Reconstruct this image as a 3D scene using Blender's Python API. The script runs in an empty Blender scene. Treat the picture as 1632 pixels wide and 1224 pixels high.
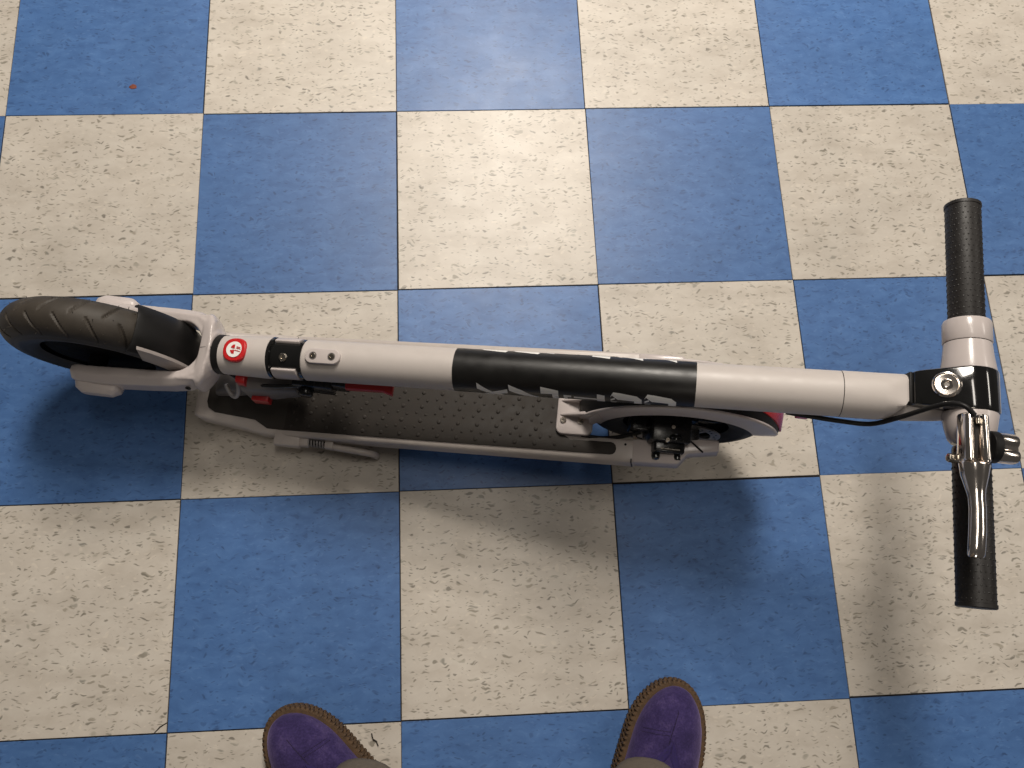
import bpy, bmesh, math, random
from math import sin, cos, pi, radians as rad, sqrt
from mathutils import Vector as V, Matrix, noise

random.seed(7)
SC = bpy.context.scene
COL = SC.collection

# ------------------------------------------------------------------ camera, light, exposure
cam_d = bpy.data.cameras.new("camera")
cam = bpy.data.objects.new("camera", cam_d)
COL.objects.link(cam)
Rwc = Matrix(((0.9982, -0.0420, 0.0423), (0.0302, 0.9679, 0.2496), (-0.0515, -0.2479, 0.9674)))
cam.rotation_mode = 'QUATERNION'
cam.rotation_quaternion = Rwc.transposed().to_quaternion()
cam.location = (0.1045, -0.1461, 1.1634)
cam_d.sensor_fit = 'HORIZONTAL'
cam_d.sensor_width = 36.0
cam_d.lens = 36.0 * 1297.9 / 1632.0
cam_d.clip_start = 0.02
cam_d.clip_end = 200
SC.camera = cam

W = bpy.data.worlds.new("World")
SC.world = W
W.use_nodes = True
W.node_tree.nodes["Background"].inputs[0].default_value = (1.0, 0.93, 0.86, 1)
W.node_tree.nodes["Background"].inputs[1].default_value = 0.052

def area(name, loc, aim, sx, sy, power, colr):
    d = bpy.data.lights.new(name, 'AREA')
    d.shape = 'RECTANGLE'; d.size = sx; d.size_y = sy; d.energy = power; d.color = colr
    o = bpy.data.objects.new(name, d); COL.objects.link(o)
    o.location = loc
    o.rotation_euler = (V(aim) - V(loc)).to_track_quat('-Z', 'Y').to_euler()
    return o
area("ceiling_light", (0.30, 2.05, 2.60), (0.30, 2.051, 0.0), 0.56, 1.40, 108, (1.0, 0.925, 0.83))
area("ceiling_light_near", (0.30, 0.55, 2.60), (0.30, 0.551, 0.0), 0.22, 1.00, 9, (1.0, 0.925, 0.83))
area("ceiling_light_right", (3.30, 0.60, 2.60), (3.30, 0.601, 0.0), 0.42, 1.40, 22, (1.0, 0.925, 0.83))
area("ceiling_light_behind", (0.30, -2.40, 2.60), (0.30, -2.399, 0.0), 0.26, 1.40, 12, (1.0, 0.925, 0.83))

SC.view_settings.view_transform = 'Standard'
SC.view_settings.look = 'None'
SC.view_settings.exposure = 0.0
SC.view_settings.gamma = 1.0

# ------------------------------------------------------------------ materials
def nt(name):
    m = bpy.data.materials.new(name); m.use_nodes = True
    t = m.node_tree
    return m, t, t.nodes["Principled BSDF"]

def N(t, typ, **kw):
    n = t.nodes.new(typ)
    for k, v in kw.items():
        if k.startswith("i_"):
            key = k[2:]
            key = int(key) if key.isdigit() else key.replace("_", " ")
            n.inputs[key].default_value = v
        else:
            setattr(n, k, v)
    return n

def ramp(t, stops, src=None, interp='LINEAR'):
    n = t.nodes.new("ShaderNodeValToRGB")
    cr = n.color_ramp; cr.interpolation = interp
    while len(cr.elements) < len(stops): cr.elements.new(0.5)
    for e, (p, c) in zip(cr.elements, stops):
        e.position = p; e.color = (c if len(c) == 4 else (*c, 1)) if hasattr(c, '__len__') else (c, c, c, 1)
    if src is not None: t.links.new(src, n.inputs[0])
    return n

def mixc(t, fac, a, b, mode='MIX'):
    n = t.nodes.new("ShaderNodeMix"); n.data_type = 'RGBA'; n.blend_type = mode
    for sock, val in ((n.inputs[0], fac), (n.inputs[6], a), (n.inputs[7], b)):
        if hasattr(val, 'is_linked'): t.links.new(val, sock)
        elif hasattr(val, '__len__'): sock.default_value = (*val[:3], 1)
        else: sock.default_value = val
    return n.outputs[2]

def math_(t, op, a, b=None, c=None):
    n = t.nodes.new("ShaderNodeMath"); n.operation = op
    for i, val in enumerate((a, b, c)):
        if val is None: continue
        if hasattr(val, 'is_linked'): t.links.new(val, n.inputs[i])
        else: n.inputs[i].default_value = val
    return n.outputs[0]

def plain(name, colr, rough=0.4, metal=0.0, spec=0.5, var=0.06, nscale=60, rvar=0.08, bump=0.0, bscale=900, coat=0.0):
    """painted / moulded surface: slight mottling of colour and gloss plus a fine grain"""
    m, t, b = nt(name)
    tc = N(t, "ShaderNodeTexCoord")
    n1 = N(t, "ShaderNodeTexNoise", i_Scale=nscale, i_Detail=5.0, i_Roughness=0.6)
    t.links.new(tc.outputs["Object"], n1.inputs["Vector"])
    lo = tuple(max(0, c * (1 - var)) for c in colr); hi = tuple(min(1, c * (1 + var)) for c in colr)
    r = ramp(t, [(0.3, lo), (0.7, hi)], n1.outputs["Fac"])
    t.links.new(r.outputs[0], b.inputs["Base Color"])
    rr = ramp(t, [(0.3, max(0.02, rough - rvar)), (0.7, min(1, rough + rvar))], n1.outputs["Fac"])
    t.links.new(rr.outputs[0], b.inputs["Roughness"])
    b.inputs["Metallic"].default_value = metal
    b.inputs["Specular IOR Level"].default_value = spec
    if coat:
        b.inputs["Coat Weight"].default_value = coat; b.inputs["Coat Roughness"].default_value = 0.06
    if bump:
        n2 = N(t, "ShaderNodeTexNoise", i_Scale=bscale, i_Detail=3.0)
        t.links.new(tc.outputs["Object"], n2.inputs["Vector"])
        bp = N(t, "ShaderNodeBump", i_Strength=bump, i_Distance=0.0006)
        t.links.new(n2.outputs["Fac"], bp.inputs["Height"])
        t.links.new(bp.outputs[0], b.inputs["Normal"])
    return m

def tile_mat(name, blue):
    m, t, b = nt(name)
    tc = N(t, "ShaderNodeTexCoord"); oi = N(t, "ShaderNodeObjectInfo")
    off = N(t, "ShaderNodeVectorMath", operation='SCALE'); off.inputs[0].default_value = (37.0, 53.0, 0.0)
    t.links.new(oi.outputs["Random"], off.inputs["Scale"])
    add = N(t, "ShaderNodeVectorMath", operation='ADD')
    t.links.new(tc.outputs["Object"], add.inputs[0]); t.links.new(off.outputs[0], add.inputs[1])
    # warp
    wn = N(t, "ShaderNodeTexNoise", i_Scale=45.0, i_Detail=2.0)
    t.links.new(add.outputs[0], wn.inputs["Vector"])
    sub = N(t, "ShaderNodeVectorMath", operation='SUBTRACT'); sub.inputs[1].default_value = (0.5, 0.5, 0.5)
    t.links.new(wn.outputs["Color"], sub.inputs[0])
    sc = N(t, "ShaderNodeVectorMath", operation='SCALE'); sc.inputs["Scale"].default_value = 0.022
    t.links.new(sub.outputs[0], sc.inputs[0])
    wv = N(t, "ShaderNodeVectorMath", operation='ADD')
    t.links.new(add.outputs[0], wv.inputs[0]); t.links.new(sc.outputs[0], wv.inputs[1])

    def flecks(sx, sy, pick, radius, shift):
        mp = N(t, "ShaderNodeMapping"); mp.inputs["Scale"].default_value = (sx, sy, 0.0)
        mp.inputs["Location"].default_value = (shift, shift * 1.7, 0)
        t.links.new(wv.outputs[0], mp.inputs[0])
        vo = N(t, "ShaderNodeTexVoronoi", i_Scale=1.0, i_Randomness=1.0); vo.voronoi_dimensions = '2D'
        t.links.new(mp.outputs[0], vo.inputs["Vector"])
        sp = N(t, "ShaderNodeSeparateColor"); t.links.new(vo.outputs["Color"], sp.inputs[0])
        on = math_(t, 'GREATER_THAN', sp.outputs[0], pick)
        rad_ = math_(t, 'MULTIPLY_ADD', sp.outputs[1], radius * 0.75, radius * 0.25)
        d = math_(t, 'SUBTRACT', rad_, vo.outputs["Distance"])
        ed = math_(t, 'MULTIPLY', d, 6.5)
        ed.node.use_clamp = True
        return math_(t, 'MULTIPLY', ed, on), sp.outputs[2]

    cl = N(t, "ShaderNodeMapping"); cl.inputs["Scale"].default_value = (30, 74, 1) if blue else (16, 38, 1)
    t.links.new(wv.outputs[0], cl.inputs[0])
    cn = N(t, "ShaderNodeTexNoise", i_Scale=1.0, i_Detail=6.0, i_Roughness=0.62)
    t.links.new(cl.outputs[0], cn.inputs["Vector"])
    if not blue:
        base = ramp(t, [(0.30, (0.490, 0.440, 0.378)), (0.52, (0.560, 0.510, 0.446)), (0.72, (0.605, 0.558, 0.492))], cn.outputs["Fac"]).outputs[0]
        f1, c1 = flecks(62, 195, 0.66, 0.38, 3.1)
        f2, c2 = flecks(105, 340, 0.68, 0.40, 11.7)
        f3, c3 = flecks(52, 120, 0.86, 0.33, 23.3)
        f4, c4 = flecks(90, 210, 0.80, 0.45, 31.3)
        k1 = ramp(t, [(0.0, (0.17, 0.155, 0.13)), (0.5, (0.25, 0.225, 0.18)), (1.0, (0.36, 0.32, 0.26))], c1).outputs[0]
        k2 = ramp(t, [(0.0, (0.15, 0.14, 0.115)), (1.0, (0.33, 0.295, 0.235))], c2).outputs[0]
        k3 = ramp(t, [(0.0, (0.20, 0.195, 0.17)), (1.0, (0.38, 0.35, 0.29))], c3).outputs[0]
        c = mixc(t, math_(t, 'MULTIPLY', f4, 0.30), base, (0.72, 0.65, 0.55))
        c = mixc(t, math_(t, 'MULTIPLY', f1, 0.85), c, k1)
        c = mixc(t, math_(t, 'MULTIPLY', f2, 0.80), c, k2)
        c = mixc(t, math_(t, 'MULTIPLY', f3, 0.78), c, k3)
    else:
        base = ramp(t, [(0.28, (0.050, 0.122, 0.305)), (0.5, (0.064, 0.152, 0.362)), (0.74, (0.084, 0.188, 0.420))], cn.outputs["Fac"]).outputs[0]
        f1, c1 = flecks(62, 190, 0.66, 0.40, 5.1)
        f2, c2 = flecks(110, 280, 0.74, 0.40, 15.7)
        f3, c3 = flecks(105, 290, 0.72, 0.42, 27.7)
        c = mixc(t, math_(t, 'MULTIPLY', f3, 0.30), base, (0.12, 0.23, 0.47))
        c = mixc(t, math_(t, 'MULTIPLY', f1, 0.36), c, (0.022, 0.050, 0.14))
        c = mixc(t, math_(t, 'MULTIPLY', f2, 0.50), c, (0.020, 0.045, 0.12))
    # worn, slightly dirty wax: broad patches and a few fine scuffs
    dn = N(t, "ShaderNodeTexNoise", i_Scale=9.0, i_Detail=4.0)
    t.links.new(add.outputs[0], dn.inputs["Vector"])
    dr = ramp(t, [(0.35, 0.94), (0.65, 1.04)], dn.outputs["Fac"]).outputs[0]
    c = mixc(t, 1.0, c, dr, 'MULTIPLY')
    br = N(t, "ShaderNodeMath", operation='MULTIPLY_ADD'); br.inputs[1].default_value = 0.12; br.inputs[2].default_value = 0.94
    t.links.new(oi.outputs["Random"], br.inputs[0])
    c = mixc(t, 1.0, c, br.outputs[0], 'MULTIPLY')
    # dark line of dirt along the edge of every tile
    sx = N(t, "ShaderNodeSeparateXYZ"); t.links.new(tc.outputs["Object"], sx.inputs[0])
    ax = math_(t, 'ABSOLUTE', sx.outputs[0]); ay = math_(t, 'ABSOLUTE', sx.outputs[1])
    mx = math_(t, 'MAXIMUM', ax, ay)
    e = math_(t, 'MULTIPLY', math_(t, 'SUBTRACT', mx, 0.1512), 1200.0); e.node.use_clamp = True
    c = mixc(t, math_(t, 'MULTIPLY', e, 0.35), c, (0.05, 0.045, 0.04))
    t.links.new(c, b.inputs["Base Color"])
    sn = N(t, "ShaderNodeTexNoise", i_Scale=14.0, i_Detail=6.0, i_Roughness=0.7)
    t.links.new(add.outputs[0], sn.inputs["Vector"])
    t.links.new(ramp(t, [(0.3, 0.40), (0.7, 0.50)], sn.outputs["Fac"]).outputs[0], b.inputs["Roughness"])
    b.inputs["Specular IOR Level"].default_value = 0.42
    b.inputs["Coat Weight"].default_value = 0.09; b.inputs["Coat Roughness"].default_value = 0.27
    wb = N(t, "ShaderNodeTexNoise", i_Scale=55.0, i_Detail=3.0)
    t.links.new(add.outputs[0], wb.inputs["Vector"])
    bp = N(t, "ShaderNodeBump", i_Strength=0.05, i_Distance=0.0012)
    t.links.new(wb.outputs["Fac"], bp.inputs["Height"]); t.links.new(bp.outputs[0], b.inputs["Normal"])
    return m

M = {}
M['cream'] = tile_mat("vinyl_cream", False)
M['blue'] = tile_mat("vinyl_blue", True)
M['joint'] = plain("joint_dirt", (0.022, 0.018, 0.016), 0.9, nscale=30)
M['white'] = plain("white_paint", (0.56, 0.51, 0.478), 0.47, var=0.02, bump=0.10, bscale=1500)
M['white_plastic'] = plain("white_plastic", (0.58, 0.52, 0.50), 0.36, var=0.02, bump=0.05)
M['white_gloss'] = plain("white_gloss", (0.56, 0.50, 0.48), 0.22, var=0.02, rvar=0.03)
M['deck_white'] = plain("deck_white", (0.53, 0.475, 0.44), 0.40, var=0.04, bump=0.06)
M['black_matt'] = plain("black_matt", (0.009, 0.0085, 0.0085), 0.5, spec=0.3, var=0.15, bump=0.12, bscale=1400)
M['black_band'] = plain("black_band", (0.009, 0.0085, 0.008), 0.38, spec=0.42, var=0.1, bump=0.10, bscale=1600)
M['black_gloss'] = plain("black_gloss", (0.008, 0.008, 0.008), 0.10, var=0.1, rvar=0.02, coat=0.6)
M['black_satin'] = plain("black_satin", (0.005, 0.005, 0.005), 0.75, var=0.1, spec=0.06)
M['black_metal'] = plain("black_metal", (0.008, 0.008, 0.0085), 0.26, var=0.2, spec=0.4, metal=0.0)
M['rubber'] = plain("tyre_rubber", (0.040, 0.033, 0.027), 0.62, var=0.22, nscale=35, bump=0.25, bscale=500)
M['tyre_clean'] = plain("clean_rubber", (0.009, 0.0088, 0.0085), 0.6, spec=0.25, var=0.2, nscale=35, bump=0.2, bscale=500)
def dusty_tyre():
    m, t, b = nt("dusty_tyre_rubber")
    tc = N(t, "ShaderNodeTexCoord"); sx = N(t, "ShaderNodeSeparateXYZ"); t.links.new(tc.outputs["Object"], sx.inputs[0])
    r = math_(t, 'SQRT', math_(t, 'ADD', math_(t, 'MULTIPLY', sx.outputs[0], sx.outputs[0]), math_(t, 'MULTIPLY', sx.outputs[2], sx.outputs[2])))
    n1 = N(t, "ShaderNodeTexNoise", i_Scale=40.0, i_Detail=5.0); t.links.new(tc.outputs["Object"], n1.inputs["Vector"])
    f = math_(t, 'ADD', math_(t, 'MULTIPLY', math_(t, 'SUBTRACT', r, 0.1010), 110.0), math_(t, 'MULTIPLY', math_(t, 'SUBTRACT', n1.outputs["Fac"], 0.5), 0.8)); f.node.use_clamp = True
    dust = ramp(t, [(0.3, (0.036, 0.029, 0.022)), (0.7, (0.056, 0.046, 0.036))], n1.outputs["Fac"]).outputs[0]
    t.links.new(mixc(t, f, (0.013, 0.012, 0.0115), dust), b.inputs["Base Color"])
    b.inputs["Roughness"].default_value = 0.62
    n2 = N(t, "ShaderNodeTexNoise", i_Scale=500.0, i_Detail=3.0); t.links.new(tc.outputs["Object"], n2.inputs["Vector"])
    bp = N(t, "ShaderNodeBump", i_Strength=0.25, i_Distance=0.0006); t.links.new(n2.outputs["Fac"], bp.inputs["Height"]); t.links.new(bp.outputs[0], b.inputs["Normal"])
    return m
M['rubber'] = dusty_tyre()
M['mat'] = plain("mat_rubber", (0.030, 0.0245, 0.0200), 0.70, var=0.15, nscale=90, bump=0.3, bscale=1200)
M['grip'] = plain("grip_rubber", (0.015, 0.013, 0.012), 0.50, var=0.15, bump=0.15)
M['red'] = plain("red_paint", (0.48, 0.018, 0.020), 0.32, var=0.06)
M['red_plastic'] = plain("red_plastic", (0.55, 0.02, 0.022), 0.25, var=0.05)
M['letter'] = plain("letter_white", (0.88, 0.87, 0.84), 0.42, var=0.02)
M['chrome'] = plain("chrome", (0.86, 0.79, 0.73), 0.15, metal=1.0, var=0.02, rvar=0.03)
M['steel'] = plain("steel", (0.62, 0.56, 0.48), 0.24, metal=1.0, var=0.08, rvar=0.06)
M['rotor'] = plain("rotor_steel", (0.42, 0.40, 0.38), 0.36, metal=1.0, var=0.1)
M['grey_plastic'] = plain("grey_plastic", (0.17, 0.155, 0.15), 0.45, var=0.05)
M['grey_reflector'] = plain("grey_panel", (0.30, 0.265, 0.25), 0.40, var=0.04)
M['alu'] = plain("grey_metal", (0.33, 0.31, 0.30), 0.4, metal=0.2, var=0.08)
M['crepe'] = plain("crepe_sole", (0.080, 0.044, 0.019), 0.75, var=0.35, nscale=160, bump=0.5, bscale=500)
M['gusset'] = plain("gusset", (0.020, 0.010, 0.085), 0.85, var=0.3, nscale=400, bump=0.5, bscale=1500)
M['thread'] = plain("thread", (0.016, 0.008, 0.035), 0.8)
M['trouser'] = plain("trouser_cloth", (0.155, 0.125, 0.095), 0.95, var=0.16, nscale=220, bump=0.5, bscale=1400)
M['rust'] = plain("rust_chip", (0.20, 0.055, 0.03), 0.8, var=0.3)
M['grit'] = plain("grit", (0.03, 0.026, 0.022), 0.9, var=0.3)

def suede():
    m, t, b = nt("purple_suede")
    tc = N(t, "ShaderNodeTexCoord")
    n1 = N(t, "ShaderNodeTexNoise", i_Scale=34.0, i_Detail=8.0, i_Roughness=0.72)
    n2 = N(t, "ShaderNodeTexNoise", i_Scale=420.0, i_Detail=2.0)
    for n in (n1, n2): t.links.new(tc.outputs["Object"], n.inputs["Vector"])
    c = ramp(t, [(0.28, (0.020, 0.014, 0.056)), (0.52, (0.042, 0.029, 0.104)), (0.74, (0.090, 0.064, 0.170))], n1.outputs["Fac"]).outputs[0]
    g = ramp(t, [(0.3, 0.8), (0.7, 1.2)], n2.outputs["Fac"]).outputs[0]
    t.links.new(mixc(t, 1.0, c, g, 'MULTIPLY'), b.inputs["Base Color"])
    b.inputs["Roughness"].default_value = 0.9
    b.inputs["Specular IOR Level"].default_value = 0.15
    b.inputs["Sheen Weight"].default_value = 0.35
    b.inputs["Sheen Tint"].default_value = (0.55, 0.42, 0.75, 1)
    bp = N(t, "ShaderNodeBump", i_Strength=0.5, i_Distance=0.0008)
    t.links.new(n2.outputs["Fac"], bp.inputs["Height"]); t.links.new(bp.outputs[0], b.inputs["Normal"])
    return m
M['suede'] = suede()

# ------------------------------------------------------------------ mesh helpers
class MB:
    def __init__(s): s.v = []; s.f = []
    def add(s, vs, fs, mtx=None):
        o = len(s.v)
        s.v += [tuple(mtx @ V(p)) if mtx is not None else tuple(p) for p in vs]
        s.f += [tuple(i + o for i in f) for f in fs]
        return s
    def loft(s, loops, mtx=None, close=True, cap0=True, cap1=True):
        n = len(loops[0]); vs = [p for l in loops for p in l]; fs = []
        for k in range(len(loops) - 1):
            for i in range(n if close else n - 1):
                j = (i + 1) % n
                fs.append((k * n + i, k * n + j, (k + 1) * n + j, (k + 1) * n + i))
        if cap0: fs.append(tuple(range(n - 1, -1, -1)))
        if cap1: fs.append(tuple(range((len(loops) - 1) * n, len(loops) * n)))
        return s.add(vs, fs, mtx)
    def lathe(s, prof, mtx=None, seg=48, cap0=True, cap1=True, a0=0.0, a1=2 * pi):
        """prof: (x along axis, radius); axis = local X"""
        full = abs(a1 - a0 - 2 * pi) < 1e-6
        n = seg if full else seg + 1
        loops = []
        for x, r in prof:
            loops.append([(x, r * cos(a0 + (a1 - a0) * i / seg), r * sin(a0 + (a1 - a0) * i / seg)) for i in range(n)])
        return s.loft(loops, mtx, close=full, cap0=cap0 and full, cap1=cap1 and full)
    def prism(s, poly, z0, z1, mtx=None):
        n = len(poly)
        return s.loft([[(x, y, z0) for x, y in poly], [(x, y, z1) for x, y in poly]], mtx)
    def box(s, x0, x1, y0, y1, z0, z1, mtx=None):
        return s.prism([(x0, y0), (x1, y0), (x1, y1), (x0, y1)], z0, z1, mtx)
    def tube(s, pts, r, mtx=None, seg=12):
        P = [V(p) for p in pts]; loops = []
        up = V((0.13, 0.31, 0.94)).normalized()
        for i, p in enumerate(P):
            d = (P[min(i + 1, len(P) - 1)] - P[max(i - 1, 0)]).normalized()
            a = d.cross(up)
            if a.length < 1e-4: a = d.cross(V((1, 0, 0)))
            a.normalize(); bb = a.cross(d); up = bb
            rr = r[i] if hasattr(r, '__len__') else r
            loops.append([tuple(p + rr * (cos(2 * pi * k / seg) * a + sin(2 * pi * k / seg) * bb)) for k in range(seg)])
        return s.loft(loops, mtx)
    def build(s, name, mat, parent=None, bevel=0.0, bseg=2, bang=35, sharp=40, link=True):
        bm = bmesh.new()
        vv = [bm.verts.new(p) for p in s.v]
        for f in s.f:
            try: bm.faces.new([vv[i] for i in f])
            except ValueError: pass
        bmesh.ops.recalc_face_normals(bm, faces=bm.faces)
        if bevel:
            ed = [e for e in bm.edges if len(e.link_faces) == 2 and e.calc_face_angle(0) > rad(bang)]
            bmesh.ops.bevel(bm, geom=ed, offset=bevel, segments=bseg, profile=0.5, affect='EDGES', clamp_overlap=True)
        me = bpy.data.meshes.new(name); bm.to_mesh(me); bm.free()
        me.polygons.foreach_set("use_smooth", [True] * len(me.polygons))
        me.set_sharp_from_angle(angle=rad(sharp))
        me.materials.append(mat)
        o = bpy.data.objects.new(name, me)
        COL.objects.link(o)
        if parent is not None: o.parent = parent
        return o

def spline(pts, n=8):
    P = [V(p) for p in pts]; out = []
    for i in range(len(P) - 1):
        p0 = P[max(i - 1, 0)]; p1 = P[i]; p2 = P[i + 1]; p3 = P[min(i + 2, len(P) - 1)]
        for k in range(n):
            t = k / n
            out.append(0.5 * ((2 * p1) + (p2 - p0) * t + (2 * p0 - 5 * p1 + 4 * p2 - p3) * t * t + (3 * p1 - p0 - 3 * p2 + p3) * t ** 3))
    out.append(P[-1])
    return out

def rrect(x0, x1, y0, y1, r, n=6):
    out = []
    for cx, cy, a in ((x1 - r, y1 - r, 0), (x0 + r, y1 - r, 90), (x0 + r, y0 + r, 180), (x1 - r, y0 + r, 270)):
        for k in range(n + 1):
            th = rad(a + 90 * k / n); out.append((cx + r * cos(th), cy + r * sin(th)))
    return out

def circ(r, n=24, cx=0, cy=0): return [(cx + r * cos(2 * pi * k / n), cy + r * sin(2 * pi * k / n)) for k in range(n)]

def frame(o, x, z):
    x = V(x).normalized(); z = V(z); z = (z - x * z.dot(x)).normalized(); y = z.cross(x)
    return Matrix(((x.x, y.x, z.x, o[0]), (x.y, y.y, z.y, o[1]), (x.z, y.z, z.z, o[2]), (0, 0, 0, 1)))

def empty(name, loc=(0, 0, 0), rz=0.0):
    o = bpy.data.objects.new(name, None); COL.objects.link(o)
    o.location = loc; o.rotation_euler = (0, 0, rz); o.empty_display_size = 0.05
    return o

def tag(o, label, cat=None, group=None, kind=None):
    if label: o["label"] = label
    if cat: o["category"] = cat
    if group: o["group"] = group
    if kind: o["kind"] = kind
    return o

# ------------------------------------------------------------------ floor: vinyl tiles laid one by one
T = 0.3048
fb = MB(); fb.box(-2.6, 2.9, -2.5, 2.9, -0.02, -0.0026)
floor = fb.build("floor", M['joint']); tag(floor, "chequered floor of cream and blue vinyl tiles", kind='structure')

def tile_mesh(poly, mat):
    mb = MB(); n = len(poly)
    cx = sum(p[0] for p in poly) / n; cy = sum(p[1] for p in poly) / n
    inn = [(x - 0.0005 * (1 if x > cx else -1), y - 0.0005 * (1 if y > cy else -1)) for x, y in poly]
    mb.loft([[(x, y, -0.003) for x, y in poly], [(x, y, -0.0004) for x, y in poly], [(x, y, 0.0) for x, y in inn]], cap0=False)
    return mb
hw = T / 2 - 0.00060
sq = [(-hw, -hw), (hw, -hw), (hw, hw), (-hw, hw)]
tm = {}
for c in ('cream', 'blue'):
    o = tile_mesh(sq, M[c]).build("floor_tile", M[c], floor, sharp=20)
    tm[c] = o.data
    bpy.data.objects.remove(o)
chipx, chipy = 0.0165, 0.0125
for i in range(-5, 10):
    for j in range(-6, 8):
        c = 'blue' if (i + j) % 2 else 'cream'
        x = (i - 2 + 0.5) * T; y = (2 - j - 0.5) * T
        if (i, j) == (0, 2):       # the tile whose corner has broken off
            cp = [(-hw, -hw), (hw - chipx, -hw), (hw - chipx * 0.55, -hw + chipy * 0.62), (hw, -hw + chipy), (hw, hw), (-hw, hw)]
            o = tile_mesh(cp, M[c]).build("floor_tile", M[c], floor, sharp=20)
            k = [(hw - chipx + 0.0018, -hw), (hw, -hw), (hw, -hw + chipy - 0.0014), (hw - chipx * 0.55 + 0.0012, -hw + chipy * 0.62 - 0.0014)]
            ch = tile_mesh(k, M[c]).build("tile_chip", M[c], o, sharp=20)
            ch["label"] = "corner piece broken off a cream tile"
        else:
            o = bpy.data.objects.new("floor_tile", tm[c]); COL.objects.link(o); o.parent = floor
        o.location = (x + random.uniform(-1, 1) * 0.0006, y + random.uniform(-1, 1) * 0.0012, random.uniform(-0.0002, 0.0001))
        o.rotation_euler = (0, 0, rad(random.uniform(-0.08, 0.08)))

def crumb(name, x, y, r, mat, seed):
    mb = MB(); rnd = random.Random(seed); loops = []
    for z, k in ((0.0, 1.0), (0.0006, 0.85), (0.0011, 0.4)):
        loops.append([(r * k * (0.75 + 0.5 * rnd.random()) * cos(2 * pi * q / 9), r * k * 0.75 * (0.75 + 0.5 * rnd.random()) * sin(2 * pi * q / 9), z) for q in range(9)])
    mb.loft(loops); o = mb.build(name, mat); o.location = (x, y, 0.0002); return o
tag(crumb("rust_chip", -0.417, 0.660, 0.006, M['rust'], 3), "small rust brown chip lying on the blue tile at upper left", "chip")
tb = MB(); tb.tube(spline([(0, 0, 0.001), (0.002, -0.007, 0.002), (0.006, -0.010, 0.0012), (0.0085, -0.016, 0.001)], 5), 0.0008, seg=6)
tw = tb.build("lint_thread", M['grit']); tw.location = (-0.039, -0.318, 0)
tag(tw, "tiny dark curl of lint beside the purple shoe that turns left", "lint")

# ------------------------------------------------------------------ scooter
YAW = rad(-8.641)
root = empty("electric_scooter", (-0.0931, 0.1429, 0.0), YAW)
tag(root, "white electric kick scooter folded flat with its stem lying over the deck", "scooter")

AL = rad(11.23)
MS = frame((0, 0, 0.185), (cos(AL), 0, sin(AL)), (-sin(AL), 0, cos(AL)))    # stem frame
def TS(p): return MS @ V(p)
DA = rad(12.8)
MD = frame((0.085, 0, 0.068), (cos(DA), 0, sin(DA)), (-sin(DA), 0, cos(DA)))  # deck frame
def rx(a): return Matrix.Rotation(a, 4, 'X')

def screw(name, mtx, r, parent, mat, h=0.0025, hexr=0.45):
    """socket screw, axis = local Z of mtx"""
    mz = mtx @ Matrix.Rotation(-pi / 2, 4, 'Y')      # local X -> Z
    mb = MB()
    mb.lathe([(-0.001, r), (h * 0.6, r), (h, r * 0.82), (h, r * hexr), (h * 0.25, r * hexr * 0.9)], mz, seg=18, cap0=True, cap1=True)
    return mb.build(name, mat, parent, sharp=30)

# --- wheels
RW, HW = 0.1185, 0.026
def tyre_builder():
    nu, nv = 900, 48
    b = 0.031; Rc = RW - b
    circl = 2 * pi * RW; pitch = circl / 20
    vs = []; fs = []
    for iu in range(nu):
        u = 2 * pi * iu / nu; arc = u * RW
        for iv in range(nv + 1):
            ph = rad(-128 + 256 * iv / nv)
            d = 0.0
            sarc = ph * b                                     # distance across the tread from the centre line
            side = 1 if sarc >= 0 else -1
            a = abs(sarc)
            if 0.0015 < a < 0.034:
                uu = arc + a * 0.62 - (0.5 * pitch if side < 0 else 0)
                dist = abs((uu + pitch * 0.5) % pitch - pitch * 0.5) * 0.85
                wdt = 0.0021 * (1 - 0.40 * a / 0.034)
                if dist < wdt: d = 0.0024 * (1 - (dist / wdt) ** 2) * min(1, (a - 0.0015) / 0.002, (0.034 - a) / 0.004)
            if abs(a - 0.041) < 0.0012: d += 0.0007
            r = Rc + (b - d) * cos(ph) * (1.0 if abs(ph) < 1.2 else 1.0)
            y = (HW - d) * sin(ph) * (1.04 if abs(ph) < 1.6 else 1.0)
            vs.append((r * cos(u), y, r * sin(u)))
    for iu in range(nu):
        ju = (iu + 1) % nu
        for iv in range(nv):
            fs.append((iu * (nv + 1) + iv, ju * (nv + 1) + iv, ju * (nv + 1) + iv + 1, iu * (nv + 1) + iv + 1))
    mb = MB(); mb.add(vs, fs)
    rnd = random.Random(4)
    for k in range(46):                                       # moulding hairs
        u = rnd.uniform(0, 2 * pi); ph = rad(rnd.choice((-62, -40, 0, 40, 62)) + rnd.uniform(-6, 6))
        c = V(((Rc + b * cos(ph)) * cos(u), HW * 1.03 * sin(ph), (Rc + b * cos(ph)) * sin(u)))
        n = V((cos(ph) * cos(u), sin(ph), cos(ph) * sin(u)))
        mb.tube([c - n * 0.001, c + n * rnd.uniform(0.0015, 0.0035)], [0.0006, 0.0003], seg=5)
    return mb
MY = Matrix.Rotation(pi / 2, 4, 'Z')                          # lathe axis X -> Y

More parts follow.
